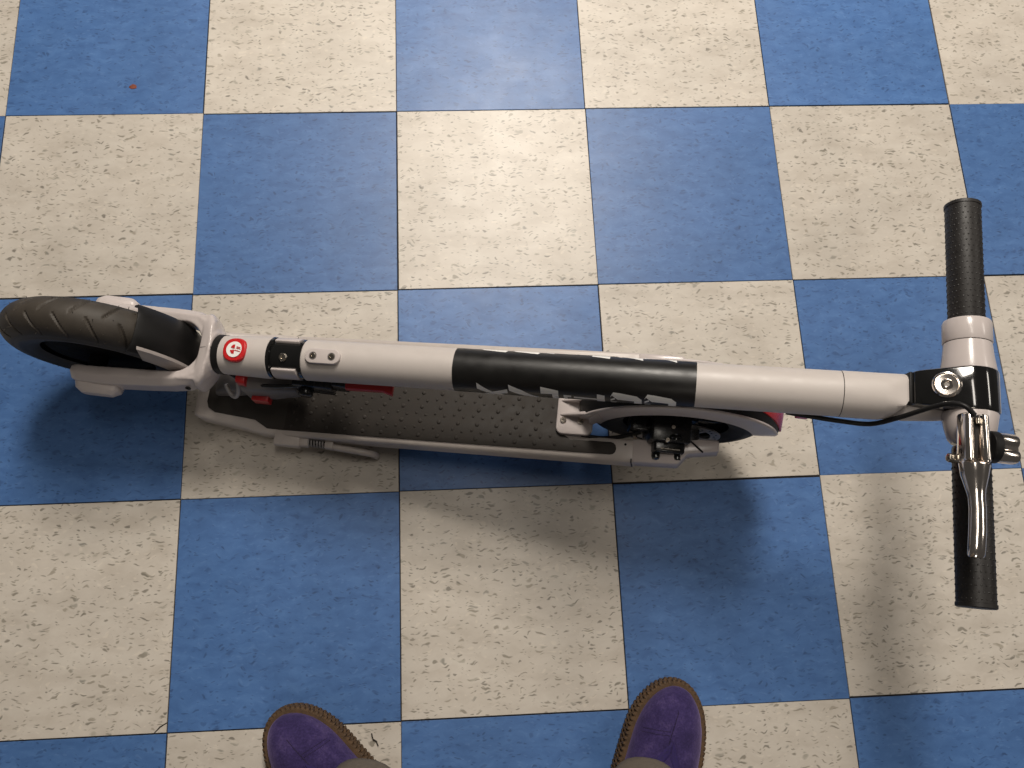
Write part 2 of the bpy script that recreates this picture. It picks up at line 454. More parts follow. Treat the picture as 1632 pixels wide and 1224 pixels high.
def wheel(centre, motor, name_hub):
    """black hub and rim (the part) with its tyre and spokes as sub-parts, built about the origin"""
    mb = MB()
    if motor:
        mb.lathe([(-0.019, 0.030), (-0.018, 0.060), (-0.014, 0.0675), (0.014, 0.0675), (0.018, 0.060), (0.021, 0.030), (0.024, 0.026), (0.024, 0.012), (0.040, 0.010), (0.040, 0.0001)], MY, 64, cap0=True)
        mb.lathe([(-0.040, 0.0001), (-0.040, 0.010), (-0.020, 0.012)], MY, 32, cap0=False, cap1=False)
    else:
        mb.lathe([(-0.024, 0.0001), (-0.024, 0.020), (-0.018, 0.030), (0.018, 0.030), (0.024, 0.020), (0.040, 0.010), (0.040, 0.0001)], MY, 48)
    h = mb.build(name_hub, M['black_satin'] if motor else M['black_metal'], root, sharp=30)
    h.location = centre
    rm = MB()
    prof = [(-0.019, 0.074), (-0.021, 0.077), (-0.021, 0.0845), (-0.018, 0.0845), (-0.012, 0.076), (0.012, 0.076), (0.018, 0.0845), (0.021, 0.0845), (0.021, 0.077), (0.019, 0.074), (0.012, 0.069), (-0.012, 0.069), (-0.019, 0.074)]
    rm.lathe(prof, MY, 72, cap0=False, cap1=False)
    rm.build("rim", M['black_satin'], h, sharp=30)
    for k in range(9):
        a = 2 * pi * k / 9 + 0.3
        sp = MB()
        sp.loft([[(r * cos(a) - w * sin(a), y, r * sin(a) + w * cos(a)) for w, y in ((-ww, -yy), (ww, -yy), (ww, yy), (-ww, yy))] for r, ww, yy in ((0.050 if motor else 0.024, 0.009, 0.012), (0.0705, 0.0065, 0.011))])
        sp.build("spoke", M['black_metal'], h, bevel=0.001)
    ty = bpy.data.objects.new("tyre", tyre_mesh if motor else tyre_mesh_clean); COL.objects.link(ty); ty.parent = h
    return h
_t = tyre_builder().build("tyre", M['rubber'], None, sharp=32); tyre_mesh = _t.data
bpy.data.objects.remove(_t)
tyre_mesh_clean = tyre_mesh.copy(); tyre_mesh_clean.materials[0] = M['tyre_clean']

FW = V((-0.281, 0.006, 0.130)); RWc = V((0.4735, 0.008, 0.1185))
fw = wheel(FW, True, "front_wheel"); rw = wheel(RWc, False, "rear_wheel")
fw.rotation_euler = (0, 0.4, 0)
rw.rotation_euler = (0, 1.1, 0)

# --- front fender: black shell hugging the tyre under the fork crown
def shell(sections, thick_mtx, name, mat, parent, bevel=0.0008):
    mb = MB(); mb.loft(sections, thick_mtx, close=True); return mb.build(name, mat, parent, bevel=bevel, sharp=35)
def arc_shell(c, a0, a1, n, profile):
    """profile(a) -> closed list of (radius, y); swept about the wheel axis"""
    out = []
    for k in range(n + 1):
        a = rad(a0 + (a1 - a0) * k / n)
        out.append([(c.x + r * cos(a), c.y + y, c.z + r * sin(a)) for r, y in profile(k / n)])
    return out
def ff(t):
    outer = []; inner = []
    for k in range(-8, 9):
        q = k / 8
        y = 0.0295 * q
        r = 0.1275 - 0.011 * abs(q) ** 3
        outer.append((r, y)); inner.append((r - 0.0025, y * 0.93))
    return [(0.103, -0.031)] + outer + [(0.103, 0.031), (0.103, 0.0285)] + inner[::-1] + [(0.103, -0.0285)]
fender = MB().loft(arc_shell(FW, 50, -48, 24, ff)).build("front_fender", M['black_matt'], root, bevel=0.0006, sharp=38)
pm = MB()
pl = []
for k in range(13):
    t = k / 12; a = rad(47 - 42 * t)
    r0, r1 = 0.1248 - 0.001 * t, 0.1080
    sk = rad(9) * 1
    pl.append([(FW.x + r * cos(a + da), FW.y - yy, FW.z + r * sin(a + da)) for r, yy, da in ((r0, 0.0225, 0), (r1, 0.0308, -sk), (r1, 0.0338, -sk), (r0 + 0.0020, 0.0272, 0))])
pm.loft(pl)
o = pm.build("side_panel", M['grey_reflector'], fender, bevel=0.0004); o["label"] = "grey strip along the side of the black front fender"

# --- fork: crown and two arms as one casting
fk = MB()
def arm(sgn):
    # sections along x: (x, y_in, y_out, z_low, z_high)
    st = [(-0.3075, 0.0345, 0.0515, 0.112, 0.1445), (-0.299, 0.0335, 0.0545, 0.107, 0.1475), (-0.270, 0.0335, 0.0555, 0.108, 0.150), (-0.235, 0.0330, 0.0545, 0.116, 0.156),
          (-0.200, 0.0330, 0.0535, 0.122, 0.162), (-0.170, 0.0330, 0.0520, 0.128, 0.168), (-0.150, 0.0310, 0.0490, 0.131, 0.173), (-0.136, 0.0200, 0.0420, 0.134, 0.178), (-0.124, 0.0005, 0.0320, 0.137, 0.181)]
    loops = []
    for x, yi, yo, zl, zh in st:
        ch = 0.0045
        yo2 = yo - 0.001
        pts = [(yi, zl), (yo - ch, zl), (yo, zl + ch), (yo2, zh - 2.0 * ch), (yo - 2.1 * ch, zh), (yi, zh - 0.002)]
        loops.append([(x, -sgn * (y) + 0.004, z) for y, z in pts])
    fk.loft(loops)
arm(1); arm(-1)
# crown body, narrowing to the head tube
cl = []
for x, hy, zl, zh in ((-0.1395, 0.0495, 0.126, 0.1775), (-0.133, 0.0485, 0.125, 0.182), (-0.1265, 0.0400, 0.128, 0.186), (-0.1205, 0.0275, 0.1345, 0.1880), (-0.1178, 0.0262, 0.1355, 0.1879)):
    zc, hz = (zl + zh) / 2, (zh - zl) / 2
    loop = []
    for k in range(20):
        a = 2 * pi * k / 20
        e = 4.0 if x < -0.125 else 2.4
        zz_ = hz * math.copysign(abs(sin(a)) ** (2 / e), sin(a))
        loop.append((x - (zz_ * 0.198 if x > -0.122 else 0.0), (0.002 if x < -0.12 else 0.0) + hy * math.copysign(abs(cos(a)) ** (2 / e), cos(a)), zc + hz * math.copysign(abs(sin(a)) ** (2 / e), sin(a))))
    cl.append(loop)
fk.loft(cl)
for sg in (1, -1):      # rounded inside of the yoke
    Rf = 0.0335
    pl_ = [(-0.172 + Rf * cos(rad(a)), 0.004 + sg * Rf * sin(rad(a))) for a in range(0, 91, 9)] + [(-0.172, 0.004 + sg * 0.043), (-0.132, 0.004 + sg * 0.043), (-0.132, 0.004)]
    fk.loft([[(x, y, 0.129) for x, y in pl_], [(x, y, 0.172 + (x + 0.15) * 0.26) for x, y in pl_]])
fork = fk.build("fork", M['white_gloss'], root, sharp=180)
rm_ = fork.modifiers.new("fuse", 'REMESH'); rm_.mode = 'VOXEL'; rm_.voxel_size = 0.0015; rm_.use_smooth_shade = True
sm_ = fork.modifiers.new("soften", 'SMOOTH'); sm_.factor = 0.5; sm_.iterations = 10
for sgn in (1, -1):
    mb = MB(); yb = -sgn * 0.0525 + 0.004; dy = -sgn
    mb.loft([[(x, yb, z) for x, z in rrect(-0.304, -0.246, 0.109, 0.137, 0.008, 3)],
             [(x, yb + dy * 0.008, z) for x, z in rrect(-0.302, -0.248, 0.110, 0.136, 0.008, 3)],
             [(x, yb + dy * 0.0135, z) for x, z in rrect(-0.295, -0.256, 0.114, 0.132, 0.007, 3)]])
    mb.build("axle_cover", M['white_plastic'], fork, bevel=0.0008, sharp=30)
for x, z in ((-0.262, 0.128), (-0.152, 0.152)):
    mb = MB(); mb.lathe([(0.0, 0.0036), (0.0012, 0.0036), (0.0012, 0.0022), (0.0002, 0.0020)], frame((x, -0.0510 if x < -0.2 else -0.0455, z), (0, -1, 0.25), (0, 0, 1)), 14)
    mb.build("bolt_hole", M['black_matt'], fork)
mb = MB(); mb.loft([[(x, y, z) for y, z in ((0.0016, zz - 0.004), (0.0022, zz - 0.004), (0.0022, zz), (0.0016, zz))] for x, zz in ((-0.1380, 0.1788), (-0.1330, 0.1822), (-0.1265, 0.1858), (-0.1205, 0.1868))]); mb.build("seam", M['black_matt'], fork)

# --- head tube with its badge, collar, stem
def tube_part(name, prof, mat, seg=72, parent=root, **kw):
    mb = MB(); mb.lathe(prof, MS, seg, **kw); return mb.build(name, mat, parent, sharp=35)
tube_part("head_gap", [(-0.1195, 0.018), (-0.1195, 0.0250), (-0.1105, 0.0252), (-0.1105, 0.018)], M['black_matt'])
head = tube_part("head_tube", [(-0.1115, 0.018), (-0.1115, 0.0238), (-0.1107, 0.0245), (-0.090, 0.0252), (-0.050, 0.0264), (-0.0468, 0.0264), (-0.0462, 0.0258), (-0.0462, 0.018)], M['white'])
mbg = MS @ Matrix.Translation((-0.0865, 0.0, 0.0248))
mb = MB()
n = 40
def squircle(r, e=2.5): return [(r * math.copysign(abs(cos(2 * pi * k / n)) ** (2 / e), cos(2 * pi * k / n)), r * math.copysign(abs(sin(2 * pi * k / n)) ** (2 / e), sin(2 * pi * k / n))) for k in range(n)]
def wrap(p, zoff):  # bend the flat badge onto the tube
    x, y = p; return (x, y, -0.0252 + sqrt(max(1e-9, 0.0252 ** 2 - min(abs(y), 0.024) ** 2)) * 0.45 + 0.0252 * 0.55 + zoff)
mb.loft([[wrap(p, -0.004) for p in squircle(0.0150)], [wrap(p, 0.0022) for p in squircle(0.0152)], [wrap(p, 0.0036) for p in squircle(0.0138)]], mbg)
badge = mb.build("badge", M['red_plastic'], head, bevel=0.0004)
def decal(polys, zoff, name, mat, parent, bend):
    mb = MB()
    for p in polys:
        mb.loft([[bend(q, zoff - 0.0003) for q in p], [bend(q, zoff) for q in p]], mbg)
    return mb.build(name, mat, parent, sharp=30)
R0 = 0.0100
decal([circ(R0, 36)], 0.0039, "emblem", M['letter'], head, wrap)
def sector(a0, a1, r0, r1, cx=0, cy=0, n=10):
    return [(cx + r0 * cos(rad(a)), cy + r0 * sin(rad(a))) for a in (a0 + (a1 - a0) * k / n for k in range(n + 1))] + [(cx + r1 * cos(rad(a)), cy + r1 * sin(rad(a))) for a in (a1 + (a0 - a1) * k / n for k in range(n + 1))]
red_bits = [sector(92, 168, 0.0052, 0.0004, 0.0008, 0.0008), sector(192, 268, 0.0056, 0.0004, 0.0008, -0.0006),
            [(0.0030, 0.0030), (0.0082, 0.0018), (0.0082, 0.0026), (0.0030, 0.0038)], [(0.0030, 0.0012), (0.0090, 0.0000), (0.0090, 0.0008), (0.0030, 0.0020)], [(0.0012, -0.0016), (0.0088, -0.0032), (0.0088, -0.0024), (0.0012, -0.0008)]]
decal(red_bits, 0.0042, "emblem_cut", M['red_plastic'], head, wrap)

collar = tube_part("hinge_collar", [(-0.0465, 0.020), (-0.0465, 0.0258), (-0.0455, 0.0263), (-0.0425, 0.0258), (-0.0415, 0.0222), (-0.006, 0.0222), (-0.0052, 0.0250), (-0.0015, 0.0250), (0.0, 0.020)], M['black_gloss'])
for a0, a1 in ((48, 132), (232, 318)):     # two white cheeks, near side and far side
    mb = MB(); th0, th1 = rad(a0), rad(a1); loops = []
    for k in range(13):
        a = th0 + (th1 - th0) * k / 12
        sy, cz = -sin(a), cos(a)
        xl = -0.0405; xr = -0.0080 if 0.15 < k / 12 < 0.85 else -0.0088
        loops.append([(xl, 0.0215 * sy, 0.0215 * cz), (xr, 0.0215 * sy, 0.0215 * cz), (xr, 0.0258 * sy, 0.0258 * cz), (xl, 0.0258 * sy, 0.0258 * cz)])
    mb.loft(loops, MS); mb.build("hinge_cheek", M['white_gloss'], collar, bevel=0.0008)
def on_tube(x, th, r):   # frame on the tube surface, local Z outward
    return MS @ frame((x, -r * sin(th), r * cos(th)), (1, 0, 0), (0, -sin(th), cos(th)))
screw("screw", on_tube(-0.0245, rad(12), 0.0221), 0.0052, collar, M['steel'], 0.0022)

stem = tube_part("stem", [(-0.0012, 0.019), (-0.0012, 0.0246), (0.0, 0.0255), (0.6225, 0.0255)], M['white'], cap1=False, seg=96)
mb = MB()
pp = rrect(-0.0225, 0.0225, -0.0092, 0.0092, 0.0090, 8)
mb.loft([[(x, y, -0.006) for x, y in pp], [(x, y, 0.0028) for x, y in pp], [(x * 0.97, y * 0.93, 0.0040) for x, y in pp]], on_tube(0.0285, rad(4), 0.0250))
plate = mb.build("cable_clip", M['white_plastic'], stem, bevel=0.0004)
for dx in (-0.0118, 0.0118):
    mz = on_tube(0.0285 + dx, rad(4), 0.0250 + 0.0040)
    mb = MB(); mb.lathe([(0.0001, 0.0048), (0.0004, 0.0048), (0.0004, 0.0040)], mz @ Matrix.Rotation(-pi / 2, 4, 'Y'), 24, cap1=False); mb.build("screw_recess", M['grey_plastic'], stem)
    screw("screw", mz, 0.0038, stem, M['steel'], 0.0012)
X0, X1 = 0.1885, 0.4675
band = tube_part("decal_band", [(X0, 0.02555), (X0, 0.02585), (X1, 0.02585), (X1, 0.02555)], M['black_band'], cap0=False, cap1=False, seg=96, parent=stem)
def px(p): return (0.1845 + (p + 9 - 728) * 0.000725) * 1.0195
def patch(mb, q, flip):
    """q: four (pixel along, angle round the tube) corners; wrapped onto the band"""
    nu, nv = 3, 5; g = []
    for j in range(nv + 1):
        for i in range(nu + 1):
            s_, t_ = i / nu, j / nv
            x = (1 - t_) * ((1 - s_) * q[0][0] + s_ * q[3][0]) + t_ * ((1 - s_) * q[1][0] + s_ * q[2][0])
            a = (1 - t_) * ((1 - s_) * q[0][1] + s_ * q[3][1]) + t_ * ((1 - s_) * q[1][1] + s_ * q[2][1]) - 4.0
            xx = px(x)
            if flip: xx = px(728 + 1106 - x - 8); a = -a
            g.append((xx, -0.02615 * sin(rad(a)), 0.02615 * cos(rad(a))))
    fs = [(j * (nu + 1) + i, j * (nu + 1) + i + 1, (j + 1) * (nu + 1) + i + 1, (j + 1) * (nu + 1) + i) for j in range(nv) for i in range(nu)]
    mb.add(g, fs, MS)
def roundo(x): return [[(x + 4, 58), (x, 70), (x, 124), (x + 12, 124)], [(x + 4, 58), (x + 1, 66), (x + 12, 84), (x + 14, 60)], [(x + 12, 59), (x + 12, 82), (x + 37, 86), (x + 40, 66)],
                       [(x + 40, 66), (x + 36, 84), (x + 36, 100), (x + 47, 76)], [(x + 36, 84), (x + 36, 124), (x + 48, 124), (x + 47.5, 76)], [(x + 10, 116), (x + 10, 127), (x + 40, 127), (x + 40, 116)]]
GL = [  # one list of patches per letter of the print, as far as it can be seen round the tube
    [[(759, 56), (759, 75), (785, 100), (783, 84)], [(783, 84), (785, 100), (808, 87), (808, 70)], [(772, 94), (759, 126), (772, 126), (790, 98)], [(785, 98), (796, 126), (808, 126), (797, 94)]],
    [[(810, 56), (811, 75), (834, 96), (832, 71)], [(832, 71), (834, 96), (858, 112), (858, 102)], [(811, 108), (811, 122), (840, 122), (834, 108)]],
    [[(861, 56), (861, 78), (889, 77), (889, 64)], [(879, 77), (879, 126), (889, 126), (889, 77)], [(861, 112), (861, 126), (880, 126), (880, 112)]],
    [[(897, 77), (897, 86), (909, 87), (909, 78)], [(897, 86), (897, 126), (903, 126), (903, 86)]],
    [[(913, 81), (913, 89), (950, 91), (950, 84)], [(949, 67), (949, 126), (961, 126), (961, 70)]],
    roundo(970), roundo(1022)]
for flip in (False, True):
    for g in GL:
        mb = MB()
        for q in g: patch(mb, [(p_, a_ if a_ > 100 else a_ - (104 - a_) * 0.10) for p_, a_ in q], flip)
        mb.build("printed_letter", M['letter'], stem, sharp=60)
tube_part("joint_line", [(0.6220, 0.0245), (0.6220, 0.0252), (0.6236, 0.0252), (0.6236, 0.0245)], M['black_matt'], cap0=False, cap1=False)
# upper end of the stem: rounded shoulder cut at a slant
mb = MB(); loops = []
for x, dyl in ((0.6233, 0), (0.664, 0), (0.676, 0.004), (0.686, 0.012), (0.6935, 0.024), (0.6965, 0.034)):
    lp = []
    for k in range(48):
        a = 2 * pi * k / 48; y, z = -0.0258 * sin(a), 0.0258 * cos(a)
        if x > 0.67:
            y2 = max(y, -0.0258 + dyl); z2 = min(z, 0.0258 - 0.25 * (x - 0.67) - dyl * 0.12)
            y, z = y2, z2
        lp.append((x, y, z))
    loops.append(lp)
mb.loft(loops, MS)
mb.build("stem_top", M['white'], root, sharp=38)
# tapering neck below the shoulder that carries the handlebar
mb = MB(); loops = []
for x, ry, rz, zc in ((0.640, 0.0245, 0.020, -0.004), (0.690, 0.0250, 0.020, -0.006), (0.720, 0.0235, 0.0190, -0.004), (0.752, 0.0215, 0.018, 0.004)):
    loops.append([(x, 0.001 - ry * sin(2 * pi * k / 40), zc + rz * cos(2 * pi * k / 40)) for k in range(40)])
mb.loft(loops, MS); mb.build("handlebar_neck", M['white'], root)
HB = V((0.736, 0.006, 0.341))       # handlebar axis in scooter coordinates, runs along Y

# --- handlebar: white sleeves, collars, grips
MH = Matrix.Translation((HB.x, 0, HB.z)) @ MY
def yl(l): return -l
hb = MB(); hb.lathe([(-0.2130, 0.0110), (0.2230, 0.0110)], MH, 24); bar = hb.build("handlebar", M['steel'], root)
# lathe axis X maps to +Y (away from the viewer), so distances toward the viewer are negative
def hsleeve(name, prof, mat, parent=bar, seg=64):
    mb = MB(); mb.lathe(prof, MH, seg); return mb.build(name, mat, parent, sharp=32)
hsleeve("sleeve", [(0.0280, 0.010), (0.0280, 0.0272), (0.0325, 0.0272), (0.0460, 0.0252), (0.0610, 0.0238), (0.0612, 0.0225)], M['white_gloss'])
hsleeve("collar", [(0.0618, 0.0200), (0.0618, 0.0240), (0.0628, 0.0246), (0.0840, 0.0246), (0.0865, 0.0236), (0.0870, 0.0170)], M['white_gloss'])
hsleeve("sleeve_joint", [(0.0606, 0.0180), (0.0606, 0.0234), (0.0622, 0.0234), (0.0622, 0.0180)], M['black_matt'])
hsleeve("sleeve", [(-0.0160, 0.010), (-0.0160, 0.0272), (-0.0190, 0.0274), (-0.0330, 0.0250), (-0.0440, 0.0222), (-0.0480, 0.0190), (-0.0490, 0.0120)], M['white_gloss'])
def gripm(y0, y1, name):
    r = 0.0182
    s = 1 if y1 > y0 else -1
    prof = [(y0, 0.010), (y0, r - 0.0004), (y0 + s * 0.001, r), (y1 - s * 0.005, r + 0.0002), (y1 - s * 0.0045, r + 0.0010), (y1 - s * 0.001, r + 0.0010), (y1, r - 0.0005), (y1, 0.003)]
    if s < 0: prof = prof[::-1]
    g = hsleeve(name, prof, M['grip'])
    mb = MB(); nr = 24; L = abs(y1 - y0)
    rows = int(L / 0.0066)
    for i in range(rows - 1):
        yy = y0 + s * (0.006 + i * 0.0066)
        for k in range(nr):
            a = 2 * pi * (k + 0.5 * (i % 2)) / nr
            m = MH @ frame((yy, r * cos(a), r * sin(a)), (1, 0, 0), (0, cos(a), sin(a)))
            mb.loft([[(x, y, -0.0002) for x, y in circ(0.0013, 6)], [(x, y, 0.00055) for x, y in circ(0.0008, 6)]], m, cap0=False)
    st = mb.build("grip_pimples", M['grip'], bar, sharp=60); st["kind"] = "stuff"
    return g
gripm(0.0862, 0.2285, "grip"); gripm(-0.0690, -0.2155, "grip")

# --- black clamp cap over the handlebar with its big bolt
mb = MB()
prof = []   # side outline in (x, z) about the stem frame converted to scooter coordinates
for k in range(25):
    a = rad(-112 + 228 * k / 24); prof.append((HB.x + 0.0290 * cos(a), HB.z + 0.0285 * sin(a)))
cs = [(HB.x - 0.0550, HB.z + 0.0054), (HB.x - 0.0590, HB.z + 0.0022), (HB.x - 0.0605, HB.z - 0.0030), (HB.x - 0.0605, HB.z - 0.0160), (HB.x - 0.0560, HB.z - 0.0200), (HB.x - 0.030, HB.z - 0.0250)]
outl = prof + cs
def cap_loop(y, k):
    out = []
    for x, z in outl:
        yy = y
        if x < HB.x - 0.015:   # tapers towards the stem
            t = min(1, (HB.x - 0.015 - x) / 0.045)
            yy = 0.0065 + (y - 0.0065) * (1 - 0.22 * t)
        out.append((HB.x + (x - HB.x) * k, yy, HB.z + (z - HB.z) * k))
    return out
mb.loft([cap_loop(-0.0175, 0.94), cap_loop(-0.0165, 0.985), cap_loop(-0.0150, 1.0), cap_loop(0.0275, 1.0), cap_loop(0.0290, 0.985), cap_loop(0.0300, 0.94)])
capc = mb.build("clamp", M['black_gloss'], root, bevel=0.0006, sharp=30)
tl = rad(26)
mbolt = frame((HB.x - 0.0330, 0.0085, HB.z + 0.0161), (cos(tl), 0, sin(tl)), (-sin(tl), 0, cos(tl))) @ Matrix.Rotation(-pi / 2, 4, 'Y')
mb = MB(); mb.lathe([(-0.002, 0.0142), (0.0010, 0.0142), (0.0022, 0.0132), (0.0026, 0.0118), (0.0014, 0.0108), (0.0010, 0.0060), (0.0020, 0.0054), (0.0024, 0.0046), (0.0016, 0.0030), (0.0004, 0.0024)], mbolt, 40)
mb.build("bolt", M['chrome'], capc, sharp=30)
mb = MB(); mb.box(HB.x - 0.0632, HB.x - 0.0600, -0.0110, 0.0240, HB.z - 0.016, HB.z - 0.0005); mb.build("gasket", M['black_matt'], capc, bevel=0.001)

# --- brake lever assembly, chrome, above the near grip
LX, LZ = 0.716, 0.379
def ll(sections, n=24, e=2.4):
    out = []
    for l, cx, cz, rx_, rz_ in sections:
        cx -= 0.07 * (l - 0.03); cz += 0.10 * (l - 0.03)
        out.append([(cx + rx_ * math.copysign(abs(cos(2 * pi * k / n)) ** (2 / e), cos(2 * pi * k / n)), -l, cz + rz_ * math.copysign(abs(sin(2 * pi * k / n)) ** (2 / e), sin(2 * pi * k / n))) for k in range(n)])
    return out
mb = MB()
for sx in (-1, 1):    # two rounded cheeks with the cable slot between them
    mb.loft(ll([(0.0275, LX + sx * 0.0080, LZ - 0.001, 0.0048, 0.0085), (0.0290, LX + sx * 0.0080, LZ, 0.0056, 0.0105), (0.0755, LX + sx * 0.0084, LZ + 0.0005, 0.0060, 0.0120), (0.0775, LX + sx * 0.0082, LZ, 0.0052, 0.0110)], 28, 2.0))
mb.loft(ll([(0.029, LX, LZ - 0.011, 0.0085, 0.0060), (0.0765, LX, LZ - 0.011, 0.0090, 0.0070)], 16, 3.0))
lev = mb.build("brake_lever", M['chrome'], root, sharp=35)
mb = MB(); mb.box(LX - 0.0028, LX + 0.0028, -0.074, -0.0285, LZ - 0.009, LZ + 0.0045); mb.build("cable_slot", M['black_matt'], lev)
mb = MB(); mb.lathe([(0, 0.002), (0.0005, 0.0026), (0.006, 0.0026), (0.0065, 0.002)], frame((LX + 0.0008, -0.0320, LZ + 0.0075), (0, -1, 0), (0, 0, 1)), 14); mb.build("cable_end", M['steel'], lev)
mb = MB()
mb.loft(ll([(0.0778, LX, LZ, 0.0145, 0.0110), (0.0800, LX, LZ + 0.001, 0.0150, 0.0120), (0.092, LX + 0.0004, LZ, 0.0128, 0.0108), (0.104, LX + 0.0016, LZ - 0.001, 0.0095, 0.0080), (0.113, LX + 0.0020, LZ, 0.0080, 0.0066),
            (0.125, LX + 0.0020, LZ + 0.001, 0.0080, 0.0066), (0.145, LX + 0.0014, LZ + 0.001, 0.0083, 0.0066), (0.163, LX + 0.0006, LZ, 0.0082, 0.0062), (0.1690, LX + 0.0006, LZ - 0.001, 0.0080, 0.0056), (0.1710, LX + 0.0006, LZ - 0.001, 0.0066, 0.0042)], 36, 2.0))
mb.build("lever_blade", M['chrome'], lev, sharp=40)
mb = MB(); mb.lathe([(0, 0.0025), (0, 0.0048), (0.0100, 0.0048), (0.0108, 0.0040), (0.0108, 0.001)], frame((LX - 0.0140, -0.0735, LZ - 0.004), (-1, 0, 0), (0, 0, 1)), 6); mb.build("pivot_bolt", M['steel'], lev, bevel=0.0003)
mb = MB(); mb.lathe([(0, 0.004), (0, 0.0062), (0.0028, 0.0062), (0.0028, 0.004)], frame((LX - 0.0125, -0.0710, LZ - 0.004), (-1, 0, 0), (0, 0, 1)), 20); mb.build("pivot_washer", M['black_gloss'], lev)
mb = MB(); mb.lathe([(-0.0700, 0.0150), (-0.0700, 0.0176), (-0.0690, 0.0184), (-0.0560, 0.0184), (-0.0520, 0.0176), (-0.0520, 0.0150)], MH, 48); mb.build("lever_bracket", M['black_metal'], lev)
# bell beside the lever
mb = MB(); mbl = frame((LX + 0.0165, -0.0575, LZ - 0.004), (1, 0, 0), (0, 0, 1))
mb.lathe([(0.0, 0.010), (0.0, 0.0150), (0.0012, 0.0162), (0.0078, 0.0162), (0.0088, 0.0150), (0.0088, 0.006)], mbl, 40)
bell = mb.build("bell", M['black_matt'], root, sharp=30)
mb = MB()
for dy in (-0.0074, 0.0074):
    mb.lathe([(0.0086, 0.0080), (0.0265, 0.0080), (0.0296, 0.0066), (0.0312, 0.0036), (0.0315, 0.0003)], mbl @ Matrix.Translation((0, dy, 0)), 28)
mb.box(0.0086, 0.0280, -0.0068, 0.0068, -0.0058, 0.0058, mbl)
mb.build("bell_cap", M['chrome'], bell, sharp=35)

# --- brake cable along the stem
pts = [(0.560, -0.0225, 0.286), (0.585, -0.0245, 0.288), (0.620, -0.0265, 0.290), (0.650, -0.0280, 0.299), (0.668, -0.0245, 0.328), (0.6835, -0.0195, 0.362), (0.694, -0.0185, 0.380), (0.703, -0.0225, 0.389), (0.7115, -0.0310, 0.390)]
mb = MB(); mb.tube(spline(pts, 8), 0.0027, seg=10); mb.build("brake_cable", M['black_matt'], root)

# --- hinge mechanism under the stem, red lever, red catch
mb = MB()
mb.loft([[(-0.090, y, z) for y, z in rrect(-0.038, 0.034, 0.085, 0.150, 0.010, 3)], [(-0.055, y, z) for y, z in rrect(-0.036, 0.032, 0.088, 0.146, 0.010, 3)], [(-0.022, y, z) for y, z in rrect(-0.031, 0.027, 0.100, 0.140, 0.008, 3)]])
neck = mb.build("folding_neck", M['grey_plastic'], root, bevel=0.001)
mb = MB(); mb.loft([[(-0.150, y, z) for y, z in rrect(-0.030, 0.030, 0.040, 0.060, 0.006, 3)], [(-0.115, y, z) for y, z in rrect(-0.030, 0.030, 0.055, 0.100, 0.008, 3)], [(-0.080, y, z) for y, z in rrect(-0.028, 0.028, 0.080, 0.140, 0.008, 3)]])
mb.build("neck_base", M['grey_plastic'], neck, bevel=0.001)
mb = MB()
mb.box(-0.022, 0.028, -0.0285, 0.020, 0.128, 0.166); mb.box(0.028, 0.048, -0.0250, 0.016, 0.140, 0.170)
mb.lathe([(0, 0.0095), (0.010, 0.0095), (0.011, 0.007)], frame((-0.006, -0.0270, 0.148), (0, -1, 0), (0, 0, 1)), 20)
hinge = mb.build("latch_block", M['black_metal'], root, bevel=0.0018)
mb = MB(); mb.loft([[(x, y, z) for y, z in rrect(-0.0275, 0.012, zz, zz + 0.013, 0.003, 2)] for x, zz in ((0.046, 0.158), (0.075, 0.164), (0.095, 0.168))] + [[(x, y, z) for y, z in rrect(-0.0305 , 0.012, zz, zz + 0.013, 0.003, 2)] for x, zz in ((0.1065, 0.166),)])
mb.build("folding_lever", M['red'], root, bevel=0.0008)
mb = MB(); mb.loft([[(-0.094, y, z) for y, z in rrect(-0.0325, -0.012, 0.118, 0.160, 0.004, 2)], [(-0.082, y, z) for y, z in rrect(-0.0345, -0.012, 0.112, 0.160, 0.004, 2)]])
mb.box(-0.084, -0.062, -0.043, -0.015, 0.090, 0.112)
mb.build("safety_catch", M['red'], root, bevel=0.0012)
mb = MB(); mb.tube(spline([(-0.118, -0.028, 0.118), (-0.112, -0.038, 0.110), (-0.104, -0.0415, 0.112), (-0.098, -0.036, 0.124), (-0.097, -0.0265, 0.138)], 7), 0.0030, seg=10)
mb.build("catch_wire", M['alu'], root)
mb = MB(); mb.tube(spline([(-0.108, -0.018, 0.138), (-0.085, -0.0275, 0.140), (-0.05, -0.0300, 0.147), (-0.015, -0.0270, 0.157), (0.02, -0.020, 0.160)], 8), 0.0026, seg=10)
mb.build("motor_cable", M['black_gloss'], root)
mb = MB(); mb.box(0.578, 0.592, -0.0225, -0.004, 0.262, 0.2765); mb.build("latch_hook", M['red_plastic'], root, bevel=0.0015)

# --- deck
deck_poly = [(-0.148, -0.0735), (0.325, -0.0735), (0.343, -0.0735), (0.343, -0.043), (0.262, -0.043), (0.250, -0.034), (0.250, 0.034), (0.262, 0.043), (0.343, 0.043), (0.343, 0.0735), (-0.148, 0.0735)]
mb = MB(); mb.prism(deck_poly, -0.036, 0.0, MD)
deck = mb.build("deck", M['deck_white'], root, bevel=0.0045, bseg=4, bang=50)
def mat_outline():
    p = [(-0.142, -0.0655), (0.310, -0.0655)]
    r = 0.007
    for a in (-60, -30, 0): p.append((0.318 - r + r * cos(rad(a)), -0.0655 + r + r * sin(rad(a))))
    for a in (0, 30, 60, 90): p.append((0.318 - r + r * cos(rad(a)), -0.0495 - r + r * sin(rad(a))))
    p += [(0.262, -0.0495), (0.240, -0.040), (0.240, 0.040), (0.262, 0.0495)]
    q = [(x, -y) for x, y in p[:-4][::-1]]
    return p[:-4] + [(0.258, -0.0495), (0.243, -0.040), (0.243, 0.040), (0.258, 0.0495)] + q
